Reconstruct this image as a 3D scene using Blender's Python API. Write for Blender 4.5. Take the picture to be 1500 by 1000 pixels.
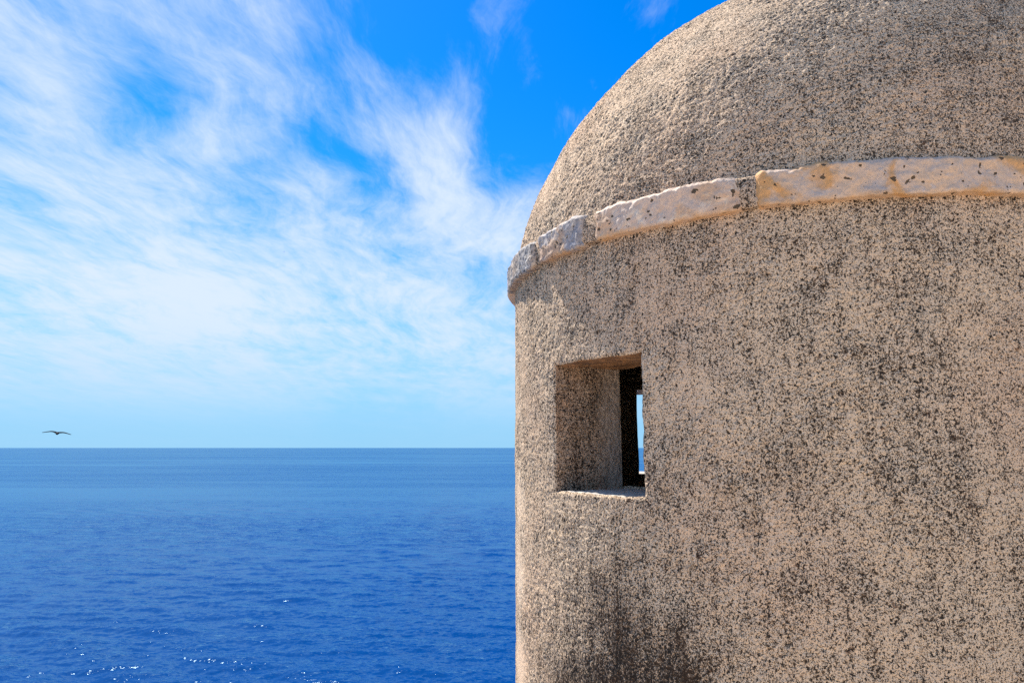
import bpy, bmesh, math, random
import numpy as np
from mathutils import Vector
R = math.radians
scene = bpy.context.scene
for o in list(bpy.data.objects): bpy.data.objects.remove(o)

# ------------------------------------------------------------------ camera
PITCH = math.atan(155.5 / 1000.0)
cam_d = bpy.data.cameras.new('camera')
cam_d.lens = 24.0; cam_d.sensor_width = 36.0; cam_d.clip_start = 0.05; cam_d.clip_end = 250000.0
cam = bpy.data.objects.new('camera', cam_d); scene.collection.objects.link(cam)
cam.location = (0, 0, 0); cam.rotation_euler = (math.pi / 2 + PITCH, 0, 0)      # eye level is z = 0
scene.camera = cam
scene.cycles.use_denoising = False; scene.cycles.sample_clamp_indirect = 2.0; scene.cycles.sample_clamp_direct = 4.0
scene.render.resolution_x, scene.render.resolution_y = 1024, 682

def ray(px, py, f=1000.0):
    X = (px - 750) / f; Y = (500 - py) / f
    v = Vector((X, math.cos(PITCH) - Y * math.sin(PITCH), math.sin(PITCH) + Y * math.cos(PITCH)))
    return v.normalized()

# ------------------------------------------------------------------ light
SUN_AZ, SUN_EL = R(-42.0), R(56.0)            # azimuth from +Y towards +X
sun_dir = Vector((math.sin(SUN_AZ) * math.cos(SUN_EL), math.cos(SUN_AZ) * math.cos(SUN_EL), math.sin(SUN_EL)))
sd = bpy.data.lights.new('sun', 'SUN'); sd.energy = 5.0; sd.angle = R(0.53); sd.color = (1.0, 0.94, 0.85)
sun = bpy.data.objects.new('sun', sd); scene.collection.objects.link(sun)
sun.rotation_euler = (-sun_dir).to_track_quat('-Z', 'Y').to_euler(); sun.location = (0, 0, 40)
vs = scene.view_settings
vs.view_transform = 'Standard'; vs.look = 'None'; vs.exposure = 0.84; vs.gamma = 1.0; vs.use_curve_mapping = False

# ------------------------------------------------------------------ node helpers
class NT:
    def __init__(s, tree): s.t = tree; s.n = tree.nodes; s.l = tree.links
    def new(s, typ, **kw):
        n = s.n.new(typ)
        for k, v in kw.items(): setattr(n, k, v)
        return n
    def put(s, sock, v):
        if isinstance(v, bpy.types.NodeSocket): s.l.new(v, sock)
        else: sock.default_value = v
    def math(s, op, a, b=None, c=None, clamp=False):
        n = s.new('ShaderNodeMath', operation=op, use_clamp=clamp)
        for i, v in enumerate((a, b, c)):
            if v is not None: s.put(n.inputs[i], v)
        return n.outputs[0]
    def vmath(s, op, a, b=None, scale=None):
        n = s.new('ShaderNodeVectorMath', operation=op); s.put(n.inputs[0], a)
        if b is not None: s.put(n.inputs[1], b)
        if scale is not None: s.put(n.inputs['Scale'], scale)
        return n.outputs['Value'] if op in ('DOT_PRODUCT', 'LENGTH', 'DISTANCE') else n.outputs[0]
    def noise(s, vec, scale, detail=2.0, rough=0.5, dist=0.0):
        n = s.new('ShaderNodeTexNoise'); s.put(n.inputs['Vector'], vec)
        n.inputs['Scale'].default_value = scale; n.inputs['Detail'].default_value = detail
        n.inputs['Roughness'].default_value = rough; n.inputs['Distortion'].default_value = dist
        return n.outputs['Fac']
    def ramp(s, v, a, b, c=0.0, d=1.0, smooth=True):
        n = s.new('ShaderNodeMapRange', interpolation_type='SMOOTHSTEP' if smooth else 'LINEAR', clamp=True)
        for i, x in zip(('Value', 'From Min', 'From Max', 'To Min', 'To Max'), (v, a, b, c, d)): s.put(n.inputs[i], x)
        return n.outputs['Result']
    def mix(s, f, a, b, blend='MIX'):
        n = s.new('ShaderNodeMix', data_type='RGBA', blend_type=blend)
        s.put(n.inputs[0], f); s.put(n.inputs[6], a); s.put(n.inputs[7], b)
        return n.outputs[2]
    def mapping(s, vec, scale=(1, 1, 1), rot=(0, 0, 0), loc=(0, 0, 0)):
        n = s.new('ShaderNodeMapping'); s.put(n.inputs['Vector'], vec)
        n.inputs['Scale'].default_value = scale; n.inputs['Rotation'].default_value = rot; n.inputs['Location'].default_value = loc
        return n.outputs[0]
    def xyz(s, v):
        n = s.new('ShaderNodeSeparateXYZ'); s.put(n.inputs[0], v); return n.outputs
    def comb(s, x, y, z):
        n = s.new('ShaderNodeCombineXYZ')
        for i, v in enumerate((x, y, z)): s.put(n.inputs[i], v)
        return n.outputs[0]
def C(r, g, b): return (r, g, b, 1.0)

# ------------------------------------------------------------------ sky with cirrus
world = bpy.data.worlds.new('World'); scene.world = world; world.use_nodes = True
world.node_tree.nodes.clear(); w = NT(world.node_tree)
out = w.new('ShaderNodeOutputWorld'); bg = w.new('ShaderNodeBackground'); w.l.new(bg.outputs[0], out.inputs[0])
sky = w.new('ShaderNodeTexSky', sky_type='NISHITA'); sky.sun_disc = False
sky.sun_elevation = SUN_EL; sky.sun_rotation = SUN_AZ
sky.altitude = 0; sky.air_density = 1.0; sky.dust_density = 0.2; sky.ozone_density = 4.0
hsv = w.new('ShaderNodeHueSaturation'); hsv.inputs['Saturation'].default_value = 1.18
w.l.new(w.mix(1.0, sky.outputs[0], C(0.70, 1.0, 1.40), 'MULTIPLY'), hsv.inputs['Color'])
D = w.new('ShaderNodeTexCoord').outputs['Generated']
dx, dy, dz = w.xyz(D)
den = w.math('ADD', w.math('MAXIMUM', dz, 0.0), 0.10)
P = w.comb(w.math('DIVIDE', dx, den), w.math('DIVIDE', dy, den), 0.0)          # a layer high above, seen in perspective
def warped(vec, scale, amount, detail=2.0, off=(0, 0, 0)):
    n = w.new('ShaderNodeTexNoise'); w.put(n.inputs['Vector'], w.vmath('ADD', vec, off)); n.inputs['Scale'].default_value = scale; n.inputs['Detail'].default_value = detail
    return w.vmath('ADD', vec, w.vmath('SCALE', w.vmath('SUBTRACT', n.outputs['Color'], (0.5, 0.5, 0.5)), scale=amount))
Pw = warped(P, 0.55, 0.55, 1.0)
Pf = warped(Pw, 2.6, 0.20, 5.0, (4, 4, 4))
def streaky(vec, ang, sx, sy, detail, rough, dist=0.0, loc=(0, 0, 0)):
    return w.noise(w.mapping(w.mapping(vec, rot=(0, 0, R(ang))), scale=(sx, sy, 1), loc=loc), 1.0, detail, rough, dist)
bands = streaky(Pw, -6, 1.9, 0.50, 5.0, 0.55)
fibre = streaky(Pf, -6, 8.0, 1.9, 10.0, 0.68, 0.25, (3, 1, 0))
fibre2 = streaky(Pf, 22, 9.0, 2.4, 10.0, 0.68, 0.25, (8, 5, 0))
puff = w.noise(w.mapping(Pf, loc=(7, 2, 0)), 2.1, 8.0, 0.62, 0.15)
# where the veil is thick and where it opens: soft patches placed by direction
def patch(px, py, deg):
    c = ray(px, py); k = 1.0 / (2 * math.radians(deg) ** 2)
    dd = w.math('SUBTRACT', 1.0, w.vmath('DOT_PRODUCT', D, tuple(c)))
    return w.math('EXPONENT', w.math('MULTIPLY', dd, -2.0 * k))
cover = 0.44
PATCHES = [  # x, y, size in degrees, weight
    (930, 60, 10.0, -0.21), (1010, -120, 16, -0.25), (740, 120, 5.5, -0.12), (600, 40, 5.0, -0.10), (735, 225, 2.8, -0.34), (480, 40, 3.5, -0.10),
    (500, 225, 2.6, -0.34), (555, 255, 1.6, -0.20), (385, 240, 2.0, -0.26), (185, 135, 2.0, -0.26), (240, 155, 1.6, -0.22), (290, 100, 2.5, -0.08), (440, 150, 2.6, -0.10),
    (640, 250, 2.8, 0.36), (570, 200, 2.0, 0.26), (520, 150, 1.8, 0.14), (450, 275, 2.2, 0.26), (690, 330, 4.5, 0.24), (772, 290, 1.6, 0.35), (655, 175, 1.5, 0.20),
    (740, 18, 1.6, 0.22), (960, 0, 2.0, 0.36), (830, 172, 1.2, 0.32), (660, 110, 2.0, 0.16), (590, 80, 1.6, 0.12), (350, 20, 4.0, 0.10),
    (120, 60, 6.0, -0.06), (30, 190, 4.0, 0.17), (130, 330, 8.0, 0.09), (330, 400, 7.0, 0.12), (560, 440, 8.0, 0.09), (40, 440, 8.0, 0.08), (350, 530, 8.0, 0.18), (700, 520, 6.0, 0.18), (100, 540, 6.0, 0.12),
    (700, 405, 1.8, -0.22), (640, 395, 1.4, -0.10), (520, 605, 2.4, -0.30), (620, 605, 1.6, -0.2)]
for px, py, dg, wt in PATCHES:
    cover = w.math('MULTIPLY_ADD', patch(px, py, dg), wt, cover)
tex = w.math('ADD', w.math('ADD', w.math('MULTIPLY', bands, 0.34), w.math('MULTIPLY', puff, 0.34)), w.math('ADD', w.math('MULTIPLY', fibre, 0.34), w.math('MULTIPLY', fibre2, 0.22)))
low = w.ramp(dz, 0.03, 0.20)
amp = w.math('MULTIPLY_ADD', w.ramp(dz, 0.02, 0.16), 1.9, 0.95)
dens = w.math('ADD', w.math('MULTIPLY', w.math('SUBTRACT', tex, 0.62), amp), cover)
dens = w.math('MULTIPLY', w.ramp(dens, 0.05, 1.05, 0.0, 0.97), w.math('MULTIPLY_ADD', w.ramp(dz, 0.015, 0.085), 0.80, 0.20))
clear = w.mix(w.ramp(dz, 0.0, 0.34, 0.94, 0.0), hsv.outputs[0], C(1.9, 4.15, 6.2))
cloudcol = w.mix(low, C(3.6, 5.05, 6.5), C(4.9, 5.7, 6.65))
wc = w.mix(dens, clear, cloudcol)
w.l.new(wc, bg.inputs['Color']); bg.inputs['Strength'].default_value = 0.085

# ------------------------------------------------------------------ numpy gradient noise
_rng = np.random.default_rng(7)
_perm = _rng.permutation(256); _perm = np.concatenate([_perm, _perm]).astype(np.int32)
_grad = _rng.normal(size=(256, 3)).astype(np.float32); _grad /= np.linalg.norm(_grad, axis=1)[:, None]
def gnoise(p, scale=1.0, off=0.0):
    p = (np.asarray(p, np.float32) * scale + off); i = np.floor(p).astype(np.int32); f = p - i; i &= 255
    u = f * f * f * (f * (f * 6 - 15) + 10); tot = 0
    for a in (0, 1):
        for b in (0, 1):
            for c in (0, 1):
                h = _perm[_perm[_perm[(i[..., 0] + a) & 255] + ((i[..., 1] + b) & 255)] + ((i[..., 2] + c) & 255)]
                g = _grad[h]
                v = g[..., 0] * (f[..., 0] - a) + g[..., 1] * (f[..., 1] - b) + g[..., 2] * (f[..., 2] - c)
                tot = tot + v * (u[..., 0] if a else 1 - u[..., 0]) * (u[..., 1] if b else 1 - u[..., 1]) * (u[..., 2] if c else 1 - u[..., 2])
    return tot

def mesh_obj(name, verts, faces, mat, parent=None, smooth=True):
    me = bpy.data.meshes.new(name)
    verts = np.asarray(verts, np.float32); faces = np.asarray(faces, np.int32)
    me.vertices.add(len(verts)); me.vertices.foreach_set('co', verts.ravel())
    n = faces.shape[1]
    me.loops.add(faces.size); me.loops.foreach_set('vertex_index', faces.ravel())
    me.polygons.add(len(faces)); me.polygons.foreach_set('loop_start', np.arange(0, faces.size, n, dtype=np.int32))
    me.polygons.foreach_set('loop_total', np.full(len(faces), n, np.int32))
    me.polygons.foreach_set('use_smooth', np.full(len(faces), smooth, bool))
    me.update(calc_edges=True); me.validate()
    if mat: me.materials.append(mat)
    o = bpy.data.objects.new(name, me); scene.collection.objects.link(o)
    if parent: o.parent = parent
    return o
def grid_faces(nr, nc, wrap=False, flip=False):
    r = np.arange(nr - 1)[:, None]; c = np.arange(nc if wrap else nc - 1)[None, :]; c1 = (c + 1) % nc
    f = np.stack([r * nc + c, r * nc + c1, (r + 1) * nc + c1, (r + 1) * nc + c], -1).reshape(-1, 4)
    return f[:, ::-1] if flip else f
def new_mat(name):
    m = bpy.data.materials.new(name); m.use_nodes = True; m.node_tree.nodes.clear(); t = NT(m.node_tree)
    o = t.new('ShaderNodeOutputMaterial'); b = t.new('ShaderNodeBsdfPrincipled'); t.l.new(b.outputs[0], o.inputs[0])
    return m, t, b
def tag(o, label=None, cat=None, kind=None, group=None):
    for k, v in (('label', label), ('category', cat), ('kind', kind), ('group', group)):
        if v: o[k] = v
    return o

# ------------------------------------------------------------------ materials
def rotp(th, r, z): return (r * math.cos(R(th)), r * math.sin(R(th)), z)
def plaster(name, base=(0.76, 0.555, 0.365), pink=(0.73, 0.50, 0.325), fleck=0.0, stains=(), bump=0.0065, fleckcol=(0.016, 0.013, 0.011), lit_or_clean=(), bands=None):
    m, t, b = new_mat(name)
    O = t.new('ShaderNodeTexCoord').outputs['Object']
    big = t.noise(O, 1.7, 3.0, 0.55); mid = t.noise(O, 7.0, 4.0, 0.6); mid2 = t.noise(t.vmath('ADD', O, (5, 3, 1)), 17.0, 3.0, 0.6)
    f1 = t.noise(t.mapping(O, scale=(1, 1, 0.86)), 156.0, 3.0, 0.66, 0.5)
    f2 = t.noise(t.vmath('ADD', O, (2, 9, 4)), 280.0, 2.0, 0.6)
    grain = t.noise(O, 420.0, 2.0, 0.6)
    col = t.mix(t.ramp(big, 0.35, 0.68), C(*base), C(*pink))
    col = t.mix(t.ramp(mid, 0.42, 0.72, 0, 0.75), col, C(base[0] * 0.92, base[1] * 0.97, base[2] * 1.03))
    ochre = t.ramp(t.noise(t.vmath('ADD', O, (11, 2, 8)), 11.0, 4.0, 0.65), 0.60, 0.74, 0, 0.55)
    col = t.mix(ochre, col, C(0.50, 0.30, 0.15))
    rust = t.ramp(t.noise(t.vmath('ADD', O, (1, 22, 3)), 32.0, 2.0, 0.5), 0.70, 0.75, 0, 0.8)
    col = t.mix(rust, col, C(0.13, 0.055, 0.025))
    col = t.mix(1.0, col, t.mix(grain, C(0.80, 0.80, 0.80), C(1.16, 1.16, 1.16)), 'MULTIPLY')
    st = None
    drip = t.noise(t.mapping(O, scale=(34, 34, 2.6)), 1.0, 3.0, 0.6)
    thr = t.math('MULTIPLY_ADD', t.math('SUBTRACT', mid, 0.5), 0.12, 0.430 + fleck)
    thr = t.math('MULTIPLY_ADD', t.math('SUBTRACT', mid2, 0.5), 0.12, thr)
    thr = t.math('MULTIPLY_ADD', t.math('SUBTRACT', drip, 0.5), 0.10, thr)
    for (p, rad, amt) in stains:
        dd = t.vmath('DISTANCE', t.vmath('MULTIPLY', O, (1, 1, 1.0)), p)
        dd = t.math('MULTIPLY_ADD', t.math('SUBTRACT', mid, 0.5), rad * 1.5, dd)
        s_ = t.math('MULTIPLY', t.ramp(dd, 0.0, rad, amt, 0.0), t.ramp(drip, 0.3, 0.62, 0.78, 1.1))
        thr = t.math('MULTIPLY_ADD', s_, 0.10, thr)
        st = s_ if st is None else t.math('MAXIMUM', st, s_)
    for (p, rad, amt) in lit_or_clean:
        thr = t.math('SUBTRACT', thr, t.ramp(t.vmath('DISTANCE', O, p), 0.0, rad, amt, 0.0))
    if st is not None:
        col = t.mix(t.math('MULTIPLY', st, 0.58), col, C(0.20, 0.115, 0.075))
    k1 = t.ramp(t.math('SUBTRACT', f1, thr), 0.018, -0.026)
    k2 = t.ramp(t.math('SUBTRACT', f2, t.math('SUBTRACT', thr, 0.01)), 0.03, -0.04, 0, 0.85)
    k = t.math('MAXIMUM', k1, k2)
    if bands is not None: k = t.math('MULTIPLY', k, bands(t, O))
    soft = t.ramp(t.math('SUBTRACT', t.noise(t.vmath('ADD', O, (6, 1, 7)), 85.0, 4.0, 0.7), thr), 0.04, -0.03, 0, 0.34)
    col = t.mix(soft, col, C(0.21, 0.135, 0.085))
    grit = t.ramp(t.noise(t.vmath('ADD', O, (3, 8, 2)), 190.0, 3.0, 0.6), 0.55, 0.66, 0, 0.45)
    col = t.mix(grit, col, C(0.80, 0.68, 0.54))
    fc = t.mix(t.ramp(mid2, 0.45, 0.7), C(*fleckcol), C(fleckcol[0] * 2.4, fleckcol[1] * 1.6, fleckcol[2] * 1.1))
    col = t.mix(t.math('MULTIPLY', k, 0.97), col, fc)
    if bands is not None: col = t.mix(t.math('MULTIPLY', t.math('SUBTRACT', 1.0, bands(t, O)), 0.7), col, C(0.56, 0.47, 0.39))
    t.put(b.inputs['Base Color'], col); b.inputs['Roughness'].default_value = 0.95
    b.inputs['Specular IOR Level'].default_value = 0.15
    h = t.math('ADD', t.math('MULTIPLY', t.math('SUBTRACT', 1.0, k), 0.55), t.math('ADD', t.math('MULTIPLY', f1, 0.9), t.math('MULTIPLY', grain, 0.25)))
    bp = t.new('ShaderNodeBump'); bp.inputs['Strength'].default_value = 0.9; bp.inputs['Distance'].default_value = bump
    t.put(bp.inputs['Height'], h); t.l.new(bp.outputs[0], b.inputs['Normal'])
    return m
mat_wall = plaster('roughcast_plaster', stains=[(rotp(-136, 1.2, -0.68), 0.42, 0.9), (rotp(-149, 1.2, -0.82), 0.32, 0.7), (rotp(-122, 1.2, -0.86), 0.34, 0.75),
                                           (rotp(-113, 1.2, -0.05), 0.14, 0.25), (rotp(-108, 1.2, -0.95), 0.3, 0.3)],
                   lit_or_clean=[(rotp(-171, 1.2, -0.5), 0.16, 0.12), (rotp(-171, 1.2, -0.8), 0.16, 0.12), (rotp(-171, 1.2, -0.2), 0.14, 0.10), (rotp(-125, 1.2, 0.12), 0.35, 0.02)])  # limb spots paint in the sunlit strip by thinning the dark flecks
mat_dome = plaster('weathered_dome_plaster', base=(0.77, 0.56, 0.37), pink=(0.74, 0.505, 0.325), fleck=0.0,
                   stains=[((0.50, -0.90, 1.45), 0.45, 0.28), ((0.10, -1.15, 1.15), 0.25, 0.15), ((0.3, -1.15, 0.80), 0.3, 0.15)], fleckcol=(0.026, 0.024, 0.022))
mat_mortar = plaster('joint_mortar', base=(0.56, 0.43, 0.31), fleck=0.02)
def inner_smooth(t, O):       # the third next to the room was trowelled smooth
    x, y, z = t.xyz(O); wob = t.math('MULTIPLY', t.noise(O, 16.0, 3.0), 0.10)
    return t.ramp(t.math('ADD', t.math('POWER', t.math('ADD', t.math('MULTIPLY', x, x), t.math('MULTIPLY', y, y)), 0.5), wob), 0.985, 1.10, 0.25, 1.0)
mat_jamb = plaster('window_jamb_plaster', base=(0.58, 0.40, 0.265), pink=(0.58, 0.30, 0.155), fleck=0.0, bands=inner_smooth)

def sill_mat():
    m, t, b = new_mat('smooth_cement'); O = t.new('ShaderNodeTexCoord').outputs['Object']
    n = t.noise(O, 22.0, 4.0, 0.6); g = t.noise(O, 140.0, 3.0, 0.6)
    col = t.mix(t.ramp(n, 0.35, 0.7), C(0.50, 0.46, 0.40), C(0.38, 0.35, 0.31)); col = t.mix(t.ramp(g, 0.38, 0.3, 0, 0.6), col, C(0.10, 0.09, 0.08))
    t.put(b.inputs['Base Color'], col); b.inputs['Roughness'].default_value = 0.85
    bp = t.new('ShaderNodeBump'); bp.inputs['Distance'].default_value = 0.003; t.put(bp.inputs['Height'], g); t.l.new(bp.outputs[0], b.inputs['Normal'])
    return m
mat_sill = sill_mat()
def lintel_mat():
    m, t, b = new_mat('old_timber_lintel'); O = t.new('ShaderNodeTexCoord').outputs['Object']
    g = t.noise(t.mapping(O, rot=(0, 0, R(53)), scale=(4, 60, 60)), 1.0, 5.0, 0.65)
    n = t.noise(O, 14.0, 4.0, 0.6)
    col = t.mix(t.ramp(g, 0.35, 0.65), C(0.11, 0.055, 0.028), C(0.33, 0.17, 0.075)); col = t.mix(t.ramp(n, 0.5, 0.68, 0, 0.7), col, C(0.44, 0.21, 0.07))
    col = t.mix(t.ramp(n, 0.42, 0.32, 0, 0.8), col, C(0.05, 0.035, 0.025))
    t.put(b.inputs['Base Color'], col); b.inputs['Roughness'].default_value = 0.9
    bp = t.new('ShaderNodeBump'); bp.inputs['Distance'].default_value = 0.006; t.put(bp.inputs['Height'], g); t.l.new(bp.outputs[0], b.inputs['Normal'])
    return m
mat_lintel = lintel_mat()
def stone_mat(name, a, b2, c, orange=0.5, seed=0.0, crust=0.0):
    m, t, b = new_mat(name); O = t.vmath('ADD', t.new('ShaderNodeTexCoord').outputs['Object'], (seed, seed * 0.7, 0))
    v = t.noise(O, 9.0, 5.0, 0.6, 1.2); v2 = t.noise(t.vmath('ADD', O, (3, 3, 3)), 20.0, 5.0, 0.62, 1.6); z = t.noise(t.vmath('ADD', O, (9, 1, 2)), 6.0, 4.0, 0.6, 0.6)
    pit = t.noise(O, 46.0, 2.0, 0.5); fine = t.noise(O, 120.0, 4.0, 0.65)
    col = t.mix(t.ramp(v, 0.38, 0.62), C(*a), C(*b2)); col = t.mix(t.ramp(v2, 0.50, 0.66, 0, 0.8), col, C(*c))
    col = t.mix(t.ramp(z, 0.48, 0.60, 0, orange), col, C(0.60, 0.31, 0.11))
    xo, yo, zo = t.xyz(t.new('ShaderNodeTexCoord').outputs['Object'])
    col = t.mix(t.ramp(t.math('MULTIPLY_ADD', v, 0.075, zo), 0.722, 0.702, 0, 0.5), col, C(0.47, 0.26, 0.10))
    col = t.mix(1.0, col, t.mix(fine, C(0.68, 0.68, 0.68), C(1.3, 1.3, 1.3)), 'MULTIPLY')
    pm = t.ramp(pit, 0.345, 0.315)
    col = t.mix(pm, col, C(0.10, 0.065, 0.035))
    cr = t.ramp(t.noise(O, 95.0, 3.0, 0.6), 0.44 + crust * 0.1, 0.38 + crust * 0.1, 0, min(1.0, crust))
    col = t.mix(cr, col, C(0.035, 0.03, 0.028))
    t.put(b.inputs['Base Color'], col); b.inputs['Roughness'].default_value = 0.72; b.inputs['Specular IOR Level'].default_value = 0.3
    h = t.math('SUBTRACT', t.math('ADD', t.math('MULTIPLY', v2, 0.9), t.math('MULTIPLY', fine, 0.3)), t.math('MULTIPLY', pm, 0.8))
    bp = t.new('ShaderNodeBump'); bp.inputs['Distance'].default_value = 0.008; bp.inputs['Strength'].default_value = 0.8
    t.put(bp.inputs['Height'], h); t.l.new(bp.outputs[0], b.inputs['Normal'])
    return m
STONES = [stone_mat('crusted_limestone', (0.40, 0.35, 0.30), (0.30, 0.29, 0.30), (0.58, 0.50, 0.40), 0.2, 4.0, 0.6),
          stone_mat('bluish_limestone', (0.42, 0.37, 0.34), (0.31, 0.29, 0.30), (0.62, 0.50, 0.38), 0.5, 2.0, 0.35),
          stone_mat('pink_limestone', (0.65, 0.46, 0.335), (0.57, 0.43, 0.335), (0.74, 0.60, 0.46), 0.4, 9.0),
          stone_mat('ochre_veined_limestone', (0.58, 0.43, 0.325), (0.64, 0.44, 0.29), (0.50, 0.42, 0.37), 0.9, 13.0)]

# ------------------------------------------------------------------ sea
SEA_Z = -28.0
def build_sea():
    az = np.radians(np.concatenate([np.arange(-43, 43.001, 0.10), np.arange(47, 314, 4.0)]))
    rr = [0.0, 8, 20, 35, 50, 60]; r = 66.0
    while r < 4000: rr.append(r); r += max(0.26, r * r / 28.0 * 0.0008)
    while r < 150000: rr.append(r); r *= 1.25
    rr.append(160000.0); rr = np.array(rr); dr = np.gradient(rr)
    rr[0] = 0.01
    A, Rr = np.meshgrid(az, rr); DR = np.repeat(dr[:, None], len(az), 1)
    X = Rr * np.sin(A); Y = Rr * np.cos(A); Z = np.zeros_like(X)
    g = np.random.default_rng(3)
    step = np.maximum(DR, Rr * 0.0018)
    gust = 1.0 + 0.45 * gnoise(np.stack([X / 60 + Y / 200, Y / 45, X * 0], -1)) + 0.3 * gnoise(np.stack([X / 18, Y / 14, X * 0 + 5], -1))
    for i in range(90):
        lam = 0.9 * (14.0 / 0.9) ** (g.random() ** 1.4)
        th = R(-162) + g.normal() * 0.55
        k = 2 * math.pi / lam; amp = 0.0040 * lam ** 0.9
        fade = np.clip((lam / (2.6 * step) - 0.6) / 0.8, 0, 1)
        Z += amp * fade * np.sin(k * (X * math.sin(th) + Y * math.cos(th)) + g.random() * 6.283)
    Z *= gust
    V = np.stack([X, Y, Z + SEA_Z], -1).reshape(-1, 3)
    m, t, b = new_mat('sea_water'); O = t.new('ShaderNodeTexCoord').outputs['Object']
    big = t.noise(t.mapping(O, rot=(0, 0, R(-9)), scale=(0.0035, 0.016, 1)), 1.0, 4.0, 0.6)
    huge = t.noise(t.mapping(O, rot=(0, 0, R(6)), scale=(0.0005, 0.0048, 1)), 1.0, 4.0, 0.55)
    gust_ = t.math('ADD', t.math('MULTIPLY', t.ramp(big, 0.40, 0.60), 0.55), t.math('MULTIPLY', t.ramp(huge, 0.43, 0.57), 0.75))
    def slope(rot, sx, sy, detail, ax, ay, loc=0.0):        # wave slopes, sampled point by point so that far water keeps its chop
        n = t.new('ShaderNodeTexNoise'); t.put(n.inputs['Vector'], t.mapping(O, rot=(0, 0, R(rot)), scale=(sx, sy, 1), loc=(loc, loc, 0)))
        n.inputs['Scale'].default_value = 1.0; n.inputs['Detail'].default_value = detail; n.inputs['Roughness'].default_value = 0.62
        return t.vmath('MULTIPLY', t.vmath('SUBTRACT', n.outputs['Color'], (0.5, 0.5, 0.5)), (ax, ay, 0))
    sl = t.vmath('ADD', slope(14, 0.70, 1.9, 3.0, 0.40, 0.82), t.vmath('ADD', slope(-20, 2.2, 5.0, 3.0, 0.52, 0.90, 7.0), slope(30, 0.13, 0.32, 2.0, 0.18, 0.32, 3.0)))
    sl = t.vmath('SCALE', sl, scale=t.math('MULTIPLY_ADD', gust_, 1.0, 0.24))
    nrm = t.vmath('NORMALIZE', t.vmath('ADD', t.new('ShaderNodeNewGeometry').outputs['Normal'], sl))
    # sky reflection dimmed as through a polarising filter over blue light from the depth
    fr = t.new('ShaderNodeFresnel'); fr.inputs['IOR'].default_value = 1.333; t.put(fr.inputs['Normal'], nrm)
    gl = t.new('ShaderNodeBsdfGlossy'); gl.inputs['Roughness'].default_value = 0.075; t.put(gl.inputs['Normal'], nrm); t.put(gl.inputs['Color'], C(0.60, 0.88, 1.0))
    df = t.new('ShaderNodeBsdfDiffuse'); t.put(df.inputs['Color'], C(0.001, 0.036, 0.150))
    mx = t.new('ShaderNodeMixShader'); t.put(mx.inputs[0], t.math('MULTIPLY', fr.outputs[0], 0.64)); t.l.new(df.outputs[0], mx.inputs[1]); t.l.new(gl.outputs[0], mx.inputs[2])
    t.n.remove(b); t.l.new(mx.outputs[0], [n for n in t.n if n.type == 'OUTPUT_MATERIAL'][0].inputs[0])
    o = mesh_obj('sea', V, grid_faces(len(rr), len(az), wrap=True, flip=False), m); o['kind'] = 'structure'
    return o
sea = build_sea()

# ------------------------------------------------------------------ turret
CX, CY = 1.2150, 2.9625; RW = 1.20; RI = 0.915
turret = bpy.data.objects.new('guard_turret', None); scene.collection.objects.link(turret); turret.location = (CX, CY, 0)
turret.empty_display_size = 0.3
tag(turret, 'round domed sentry turret of rough beige plaster with a small square window above the sea', 'turret')
W1 = dict(t0=-152.6, t1=-133.1, z0=-0.147, z1=0.290)        # window towards the camera
W2 = dict(t0=104.0, t1=126.0, z0=-0.137, z1=0.312)           # window on the far, seaward side
HD = 0.70

def with_lines(vals, extra):
    vals = np.array(vals, float)
    for e in extra: vals[np.abs(vals - e).argmin()] = e
    return np.unique(vals)
dense_t = np.arange(-186, -38, math.degrees(0.0033 / RW))
thetas = with_lines(np.concatenate([dense_t, np.arange(-34, 170, 3.0)]), [W1['t0'], W1['t1'], W2['t0'], W2['t1']])
dense_z = np.arange(-1.06, HD + 1e-6, 0.0033)
zs = with_lines(np.concatenate([np.arange(-2.0, -1.07, 0.08), dense_z]), [W1['z0'], W1['z1'], W2['z0'], W2['z1']])

def edge_dist(th, z, W):
    """signed distance in metres outside the window rectangle"""
    du = np.maximum(np.maximum(R(1) * (W['t0'] - th), R(1) * (th - W['t1'])) * RW, 0)
    dv = np.maximum(np.maximum(W['z0'] - z, z - W['z1']), 0)
    return np.hypot(du, dv)
def relief(p):
    """roughcast relief in metres at a base point"""
    a = gnoise(p, 2.3) * 0.006 + gnoise(p, 11.0, 5.0) * 0.004
    rough = np.clip(0.75 + 1.1 * gnoise(p, 4.5, 31.0), 0.25, 1.5)
    b = gnoise(p, 38.0, 9.0) * 0.0030 + gnoise(p, 85.0, 17.0) * 0.0042 + gnoise(p, 150.0, 3.0) * 0.0018
    return a + b * rough
def wall_points(th, r0, z):
    """base cylinder point -> weathered point; used by the wall and by the window's pieces so that edges meet"""
    t = np.radians(th); base = np.stack([RW * np.cos(t), RW * np.sin(t), z], -1)
    d = relief(base) if r0 == RW else gnoise(base, 8.0) * 0.008
    e = np.minimum(edge_dist(th, z, W1), edge_dist(th, z, W2))
    if r0 == RW: d = d - 0.006 * np.clip(1 - e / 0.010, 0, 1) ** 2
    fall = np.clip(1 - e / 0.05, 0, 1)
    jt = (gnoise(base, 14.0, 40.0) * 0.007 + gnoise(base, 60.0, 50.0) * 0.004) * fall
    jz = (gnoise(base, 14.0, 60.0) * 0.007 + gnoise(base, 60.0, 70.0) * 0.003) * fall
    t2 = t + jt / RW; r = r0 + d
    return np.stack([r * np.cos(t2), r * np.sin(t2), z + jz], -1)

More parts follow.
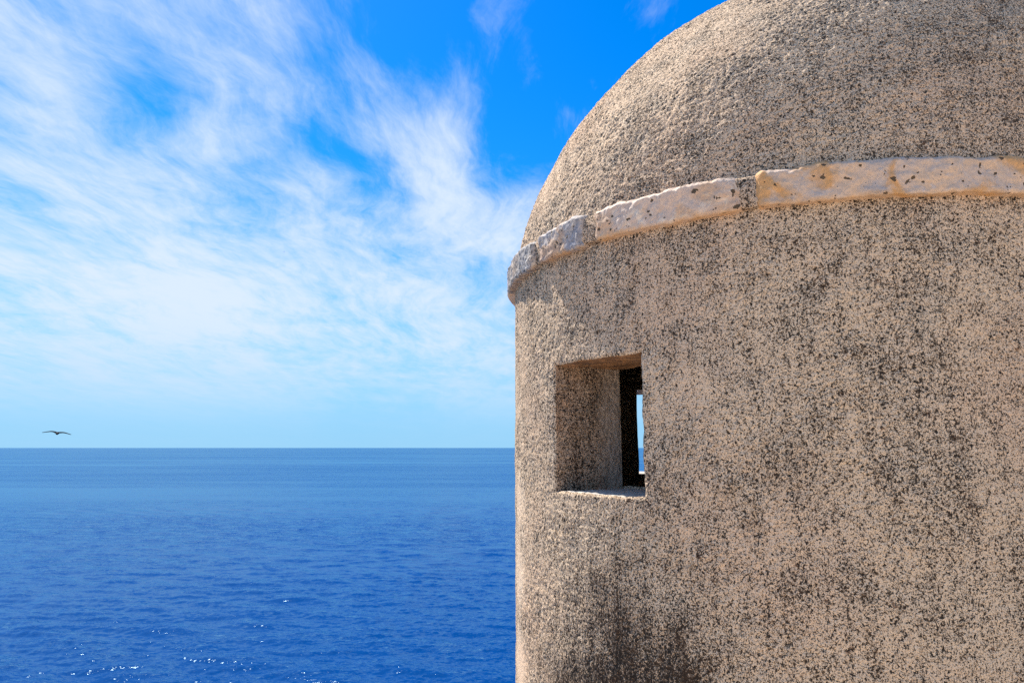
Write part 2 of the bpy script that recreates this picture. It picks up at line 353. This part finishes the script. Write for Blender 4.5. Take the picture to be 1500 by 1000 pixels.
def shell(r0, th, z, flip):
    T, Z = np.meshgrid(th, z); V = wall_points(T, r0, Z).reshape(-1, 3)
    F = grid_faces(len(z), len(th), wrap=True, flip=flip)
    ci = np.arange(len(th)); tm = (th + np.roll(th, -1)) / 2; tm[-1] = 178.0; zm = (z[:-1] + z[1:]) / 2
    TM, ZM = np.meshgrid(tm, zm); keep = np.ones_like(TM, bool)
    for W in (W1, W2): keep &= ~((TM > W['t0']) & (TM < W['t1']) & (ZM > W['z0']) & (ZM < W['z1']))
    return V, F[keep.ravel()]
Vo, Fo = shell(RW, thetas, zs, False)
thi = with_lines(np.arange(-186, 170, 2.0), [W1['t0'], W1['t1'], W2['t0'], W2['t1']])
zi = with_lines(np.arange(-2.0, HD + 0.001, 0.03), [W1['z0'], W1['z1'], W2['z0'], W2['z1']])
Vi, Fi = shell(RI, thi, zi, True)
mesh_obj('wall', np.concatenate([Vo, Vi]), np.concatenate([Fo, Fi + len(Vo)]), mat_wall, turret)

# pieces lining the windows
def lining(name, W, side, mat, fine, amp):
    n = 96 if fine else 8; m = 100 if fine else 8
    if side in ('t0', 't1'): s = np.linspace(W['z0'], W['z1'], m); T = np.full(m, W[side]); Z = s
    else: s = np.linspace(W['t0'], W['t1'], m); T = s; Z = np.full(m, W[side])
    po = wall_points(T, RW, Z); pi = wall_points(T, RI, Z)
    u = np.linspace(0, 1, n)[:, None, None]
    Pg = po[None] * (1 - u) + pi[None] * u
    nrm = {'z0': np.array([0, 0, 1.0]), 'z1': np.array([0, 0, -1.0])}.get(side)
    if nrm is None:
        t = R(W[side]); nrm = np.array([-math.sin(t), math.cos(t), 0]) * (1 if side == 't0' else -1)
    fade = np.sin(np.clip(u / 0.12, 0, 1) * math.pi / 2)[..., 0] * np.sin(np.clip((1 - u) / 0.05, 0, 1) * math.pi / 2)[..., 0]
    dsp = (gnoise(Pg, 9.0, 3.0) * 0.010 + gnoise(Pg, 40.0, 3.0) * 0.004 + gnoise(Pg, 90.0, 8.0) * 0.004) * amp * fade
    Pg = Pg + dsp[..., None] * nrm
    flip = side in ('t0', 'z1')
    return mesh_obj(name, Pg.reshape(-1, 3), grid_faces(n, m, flip=flip), mat, turret)
for W, fine in ((W1, True), (W2, False)):
    lining('window_jamb', W, 't0', mat_jamb, fine, 1.0); lining('window_jamb', W, 't1', mat_jamb, fine, 1.0)
    lining('window_lintel', W, 'z1', mat_lintel if fine else mat_jamb, fine, 1.2); lining('window_sill', W, 'z0', mat_sill, fine, 0.5)

# dome
def build_dome():
    """hand-built dome, fuller on its landward side: the circle at each height spans a seaward and a landward profile"""
    Rd, h0, H, p, q, da, p2, q2 = 1.2072, 0.6782, 1.2464, 1.6507, 2.1624, 0.2245, 2.5731, 2.2864
    ux, uy = math.cos(R(-22.3)), math.sin(R(-22.3))
    s = 1 - np.linspace(1, 0, 4000) ** 2; s = s * (1 - 0.016) + 0.016
    l = (Rd + da) * np.clip(1 - s ** p, 0, 1) ** (1 / q) - da; m_ = (Rd - da) * np.clip(1 - s ** p2, 0, 1) ** (1 / q2) + da
    cx, r, z = (m_ - l) / 2, (m_ + l) / 2, h0 + H * s
    L = np.concatenate([[0], np.cumsum(np.hypot(np.diff(r), np.diff(z)))])
    ls = np.arange(0, L[-1], 0.0036); ls = np.append(ls[:-1], L[-1])
    cx, r, z = (np.interp(ls, L, v) for v in (cx, r, z))
    th = np.radians(np.concatenate([np.arange(-188, -34, math.degrees(0.0040 / Rd)), np.arange(-30, 168, 4.0)]))
    T = np.repeat(th[None], len(r), 0); co = lambda v: np.repeat(v[:, None], len(th), 1)
    base = np.stack([co(cx) * ux + co(r) * np.cos(T), co(cx) * uy + co(r) * np.sin(T), co(z)], -1)
    a = np.gradient(base, axis=0); b = np.stack([-np.sin(T), np.cos(T), 0 * T], -1)
    N = np.cross(b, a); N /= np.linalg.norm(N, axis=-1)[..., None] + 1e-9
    d = gnoise(base, 2.4, 77) * 0.014 + gnoise(base, 9.0, 5.0) * 0.006
    rough = np.clip(0.95 + 1.2 * gnoise(base, 3.2, 31.0), 0.35, 1.8)
    d += rough * 1.15 * (gnoise(base, 34.0, 9.0) * 0.0022 + gnoise(base, 75.0, 17.0) * 0.0050 + gnoise(base, 140.0, 3.0) * 0.0026)
    d *= np.clip((r / 0.06), 0, 1)[:, None]
    V = (base + d[..., None] * N).reshape(-1, 3)
    mesh_obj('dome', V, grid_faces(len(r), len(th), wrap=True), mat_dome, turret)
build_dome()

# string course: a mortar bed with rough limestone blocks
ZB, ZT = 0.671, 0.778; RC = 1.238
def ring_block(t0, t1, inset, seed, fine, cap):
    """closed block bent round the turret: profile loop x steps along the arc"""
    rin = RW - 0.05; ro = RC - inset; zb, zt = ZB + inset * 0.5, ZT - inset * 0.4
    step = 0.004 if fine else 0.05
    def seg(a, b): return np.linspace(a, b, max(2, int(math.hypot(b[0] - a[0], b[1] - a[1]) / step)), endpoint=False)
    c = 0.008
    pts = [(rin, zb + 0.002), (ro - c, zb), (ro - 0.003, zb + c), (ro - 0.002, zt - c * 1.4), (ro - c * 1.6, zt), (rin, zt + 0.022)]
    prof = np.concatenate([seg(np.array(pts[i]), np.array(pts[(i + 1) % len(pts)])) for i in range(len(pts))])
    na = max(4, int(R(t1 - t0) * RW / step)); th = np.radians(np.linspace(t0, t1, na))
    if inset == 0:      # ends worn round
        e = np.minimum(th - th[0], th[-1] - th) * RW
        rnd = 0.014 * np.clip(1 - e / 0.022, 0, 1) ** 2
    else: rnd = np.zeros(na)
    Pr = np.repeat(prof[None, :, 0], na, 0); Pz = np.repeat(prof[None, :, 1], na, 0); T = np.repeat(th[:, None], len(prof), 1)
    outer = np.clip((Pr - (RW - 0.03)) / 0.05, 0, 1)
    zc = (zb + zt) / 2; up = np.clip((Pz - zc) / (zt - zc), -1, 1)
    base = np.stack([Pr * np.cos(T), Pr * np.sin(T), Pz], -1) + seed * 0.37
    if fine:
        chip = np.clip(gnoise(base, 15.0, 3.0) - 0.10, 0, 1)
        dr = gnoise(base, 7.0, 1.0) * 0.006 + gnoise(base, 22.0, 1.0) * 0.007 + gnoise(base, 60.0, 1.0) * 0.005 + gnoise(base, 130.0, 1.0) * 0.002 - chip * 0.022
        edge = np.stack([5 * T, 0 * T + seed, np.sign(up) * 3], -1)
        dz = (gnoise(edge, 2.2) * 0.016 + gnoise(edge, 7.0) * 0.008 + gnoise(edge, 19.0) * 0.004) * up * np.where(up > 0, 1.0, 0.45) + gnoise(base, 50.0, 8.0) * 0.002
    else:
        dr = gnoise(base, 9.0) * 0.008; dz = 0
    Pr = Pr + outer * (dr - rnd[:, None]); Pz = Pz + outer * (dz - rnd[:, None] * up * 0.6)
    endj = gnoise(np.stack([Pr * 9, Pz * 16, 0 * Pz + seed], -1)) * 0.012
    wgt = np.zeros(na); wgt[:6] = 1; wgt[-6:] = 1
    T = T + endj * wgt[:, None] / RW * (1 if fine else 0)
    V = np.stack([Pr * np.cos(T), Pr * np.sin(T), Pz], -1).reshape(-1, 3); m = len(prof)
    F = grid_faces(na, m, wrap=True, flip=False)
    if cap:
        c0 = np.array([V[:m].mean(0)]); c1 = np.array([V[-m:].mean(0)]); n0 = len(V)
        V = np.concatenate([V, c0, c1]); i = np.arange(m); j = (i + 1) % m
        F = np.concatenate([F, np.stack([np.full(m, n0), j, i, np.full(m, n0)], -1)[:, [0, 1, 2, 2]], np.stack([np.full(m, n0 + 1), (na - 1) * m + i, (na - 1) * m + j, (na - 1) * m + j], -1)])
    return V, F
def mesh_tri_quads(name, V, F, mat, parent):
    me = bpy.data.meshes.new(name)
    me.from_pydata([tuple(v) for v in V], [], [tuple(dict.fromkeys(int(i) for i in f)) for f in F]); me.update()
    bm = bmesh.new(); bm.from_mesh(me); bmesh.ops.recalc_face_normals(bm, faces=bm.faces); bm.to_mesh(me); bm.free()
    for p_ in me.polygons: p_.use_smooth = True
    me.materials.append(mat); o = bpy.data.objects.new(name, me); scene.collection.objects.link(o); o.parent = parent
    return o
V, F = ring_block(-179.9, 179.9, 0.013, 3.0, False, False)
course = mesh_tri_quads('string_course', V, F, mat_mortar, turret)
joints = [(-183.0, -157.2, 0, 'dark crusted stone at the outer edge'), (-155.3, -142.8, 1, 'bluish grey stone beside the crusted one'),
          (-140.2, -117.2, 2, 'long pinkish stone with chipped upper edge'), (-115.2, -72.0, 3, 'long grey stone veined with ochre and pitted'), (-70.2, -48.0, 2, None)]
for i, (a, b, k, lab) in enumerate(joints):
    V, F = ring_block(a, b, 0, i * 7.0 + 1, True, True); o = mesh_tri_quads('stone', V, F, STONES[k], course)
    if lab: o['label'] = lab
t = -46.0
while t < 180:
    V, F = ring_block(t, min(t + 27, 183), 0, t, False, True); mesh_tri_quads('stone', V, F, STONES[2 + int(t) % 2], course); t += 29

# floor inside and the tapering corbel below
def lathe(name, prof, n, mat, parent, amp=0.0):
    th = np.linspace(0, 2 * math.pi, n, endpoint=False); pr = np.array(prof)
    T, Rr = np.meshgrid(th, pr[:, 0]); Zz = np.repeat(pr[:, 1][:, None], n, 1)
    Vv = np.stack([Rr * np.cos(T), Rr * np.sin(T), Zz], -1)
    if amp: Vv[..., :2] *= (1 + amp * gnoise(Vv, 4.0))[..., None]
    return mesh_obj(name, Vv.reshape(-1, 3), grid_faces(len(pr), n, wrap=True), mat, parent)
lathe('floor', [(RI + 0.02, -1.55), (0.001, -1.55)], 48, mat_sill, turret)
lathe('corbel', [(0.02, -4.6), (0.35, -4.3), (0.55, -3.7), (0.75, -3.3), (0.78, -3.05), (0.98, -2.75), (1.0, -2.5), (1.25, -2.2), (1.27, -1.99), (1.0, -1.96)], 64, mat_wall, turret, 0.01)

# ------------------------------------------------------------------ rampart terrace under the camera (below the frame)
def terrace():
    m, t, b = new_mat('pale_limestone_paving'); O = t.new('ShaderNodeTexCoord').outputs['Object']
    br = t.new('ShaderNodeTexBrick'); t.put(br.inputs['Vector'], O); br.inputs['Scale'].default_value = 1.6; br.inputs['Mortar Size'].default_value = 0.012
    br.inputs['Color1'].default_value = C(0.68, 0.54, 0.39); br.inputs['Color2'].default_value = C(0.61, 0.48, 0.34); br.inputs['Mortar'].default_value = C(0.2, 0.17, 0.14)
    n = t.noise(O, 6.0, 5.0, 0.6)
    t.put(b.inputs['Base Color'], t.mix(1.0, br.outputs[0], t.mix(n, C(0.75, 0.75, 0.75), C(1.2, 1.2, 1.2)), 'MULTIPLY')); b.inputs['Roughness'].default_value = 0.9
    bp = t.new('ShaderNodeBump'); bp.inputs['Distance'].default_value = 0.01; t.put(bp.inputs['Height'], n); t.l.new(bp.outputs[0], b.inputs['Normal'])
    top = [(-7, -14), (16, -14), (16, 2.15), (2.6, 2.3), (-1.1, 2.05), (-7, 0.2)]
    bm = bmesh.new(); zt = -1.6
    a = [bm.verts.new((x, y, zt)) for x, y in top]
    c = [bm.verts.new((x + (-5 if x < -5 else (6 if x > 10 else 0)), y + (5.0 if y > 0 else -4), SEA_Z - 2)) for x, y in top]
    bm.faces.new(a); nn = len(a)
    for i in range(nn): bm.faces.new((a[i], c[i], c[(i + 1) % nn], a[(i + 1) % nn]))
    bmesh.ops.recalc_face_normals(bm, faces=bm.faces)
    me = bpy.data.meshes.new('terrace'); bm.to_mesh(me); bm.free(); me.materials.append(m)
    o = bpy.data.objects.new('terrace', me); scene.collection.objects.link(o); o['kind'] = 'structure'
terrace()

# ------------------------------------------------------------------ birds
def bird_mat():
    m, t, b = new_mat('gull_backlit_plumage'); O = t.new('ShaderNodeTexCoord').outputs['Object']
    n = t.noise(O, 9.0, 3.0, 0.6); t.put(b.inputs['Base Color'], t.mix(n, C(0.012, 0.012, 0.013), C(0.028, 0.027, 0.026))); b.inputs['Roughness'].default_value = 0.9; b.inputs['Specular IOR Level'].default_value = 0.1  # backlit silhouette put into the colour, darker than the plumage itself
    return m
def beak_mat():
    m, t, b = new_mat('gull_beak'); O = t.new('ShaderNodeTexCoord').outputs['Object']
    t.put(b.inputs['Base Color'], t.mix(t.noise(O, 40.0), C(0.22, 0.15, 0.05), C(0.3, 0.2, 0.06))); b.inputs['Roughness'].default_value = 0.5
    return m
mat_bird, mat_beak = bird_mat(), beak_mat()
def make_bird(name, loc, heading, bank, span):
    """body, head, tail and both wings grown as one surface; flies along local +Y"""
    bm = bmesh.new()
    def loft(secs, n=12):
        rings = []
        for (cx, cy, cz), ax, az_, along in secs:
            ring = []
            for i in range(n):
                a = 2 * math.pi * i / n; p_, q_ = math.cos(a) * ax, math.sin(a) * az_
                ring.append(bm.verts.new((cx, cy + p_, cz + q_) if along == 'x' else (cx + p_, cy, cz + q_)))
            rings.append(ring)
        for r0, r1 in zip(rings[:-1], rings[1:]):
            for i in range(n): bm.faces.new((r0[i], r0[(i + 1) % n], r1[(i + 1) % n], r1[i]))
        bm.faces.new(rings[0][::-1]); bm.faces.new(rings[-1])
    s = span / 1.3
    # body from tail to head
    loft([((0, y * s, z * s), a * s, b * s, 'y') for y, z, a, b in ((-.34, .0, .085, .010), (-.26, .0, .060, .014), (-.16, -.008, .052, .040), (-.02, -.022, .072, .070), (.10, -.016, .066, .064), (.17, .004, .044, .044), (.22, .016, .040, .040), (.255, .012, .024, .024), (.27, .008, .010, .010))])
    # wings from tip to tip: (x, forward, up, half chord, half thickness)
    half_l = ((.65, -.14, -.005, .016, .008), (.56, -.075, .014, .038, .010), (.44, -.01, .042, .058, .013), (.31, .035, .066, .070, .016), (.22, .04, .066, .074, .019), (.10, .03, .040, .082, .024))
    half_r = ((.10, .03, .030, .082, .024), (.22, .04, .042, .074, .019), (.31, .035, .038, .070, .017), (.44, -.01, .012, .058, .014), (.56, -.075, -.016, .038, .011), (.65, -.14, -.034, .016, .008))
    secs = [((-x * s, y * s, z * s), c * s, h * 1.7 * s, 'x') for x, y, z, c, h in half_l] + [((0, .03 * s, .022 * s), .085 * s, .03 * s, 'x')] + [((x * s, y * s, z * s), c * s, h * 1.7 * s, 'x') for x, y, z, c, h in half_r]
    loft(secs)
    bmesh.ops.recalc_face_normals(bm, faces=bm.faces)
    me = bpy.data.meshes.new('tmp'); bm.to_mesh(me); bm.free()
    tmp = bpy.data.objects.new('tmp', me); scene.collection.objects.link(tmp)
    md = tmp.modifiers.new('r', 'REMESH'); md.mode = 'VOXEL'; md.voxel_size = 0.009 * s
    sm = tmp.modifiers.new('s', 'SMOOTH'); sm.iterations = 2
    dg = bpy.context.evaluated_depsgraph_get(); me2 = bpy.data.meshes.new_from_object(tmp.evaluated_get(dg)); bpy.data.objects.remove(tmp)
    me2.name = 'body'; me2.materials.clear(); me2.materials.append(mat_bird)
    for p_ in me2.polygons: p_.use_smooth = True
    root = bpy.data.objects.new(name, None); scene.collection.objects.link(root); root.location = loc; root.rotation_euler = (R(4), R(bank), R(heading)); root.empty_display_size = 0.3
    bo = bpy.data.objects.new('body', me2); scene.collection.objects.link(bo); bo.parent = root
    bk = bmesh.new(); bmesh.ops.create_cone(bk, segments=8, radius1=.011 * s, radius2=.003 * s, depth=.05 * s, cap_ends=True)
    for v in bk.verts: v.co = Vector((v.co.x, .285 * s + v.co.z, .006 * s + v.co.y - max(0, v.co.z) * .2))
    bmesh.ops.recalc_face_normals(bk, faces=bk.faces)
    mb = bpy.data.meshes.new('beak'); bk.to_mesh(mb); bk.free(); mb.materials.append(mat_beak)
    ob = bpy.data.objects.new('beak', mb); scene.collection.objects.link(ob); ob.parent = root
    return root
b1 = make_bird('seagull', ray(84, 634) * 43.0, 24, 3, 1.3)
tag(b1, 'dark backlit seagull gliding with spread wings low over the horizon at far left', 'bird')
b2 = make_bird('seagull', ray(416, 369) * 420.0, -40, -24, 1.3)
tag(b2, 'tiny far-off bird, a speck high among the white clouds', 'bird')
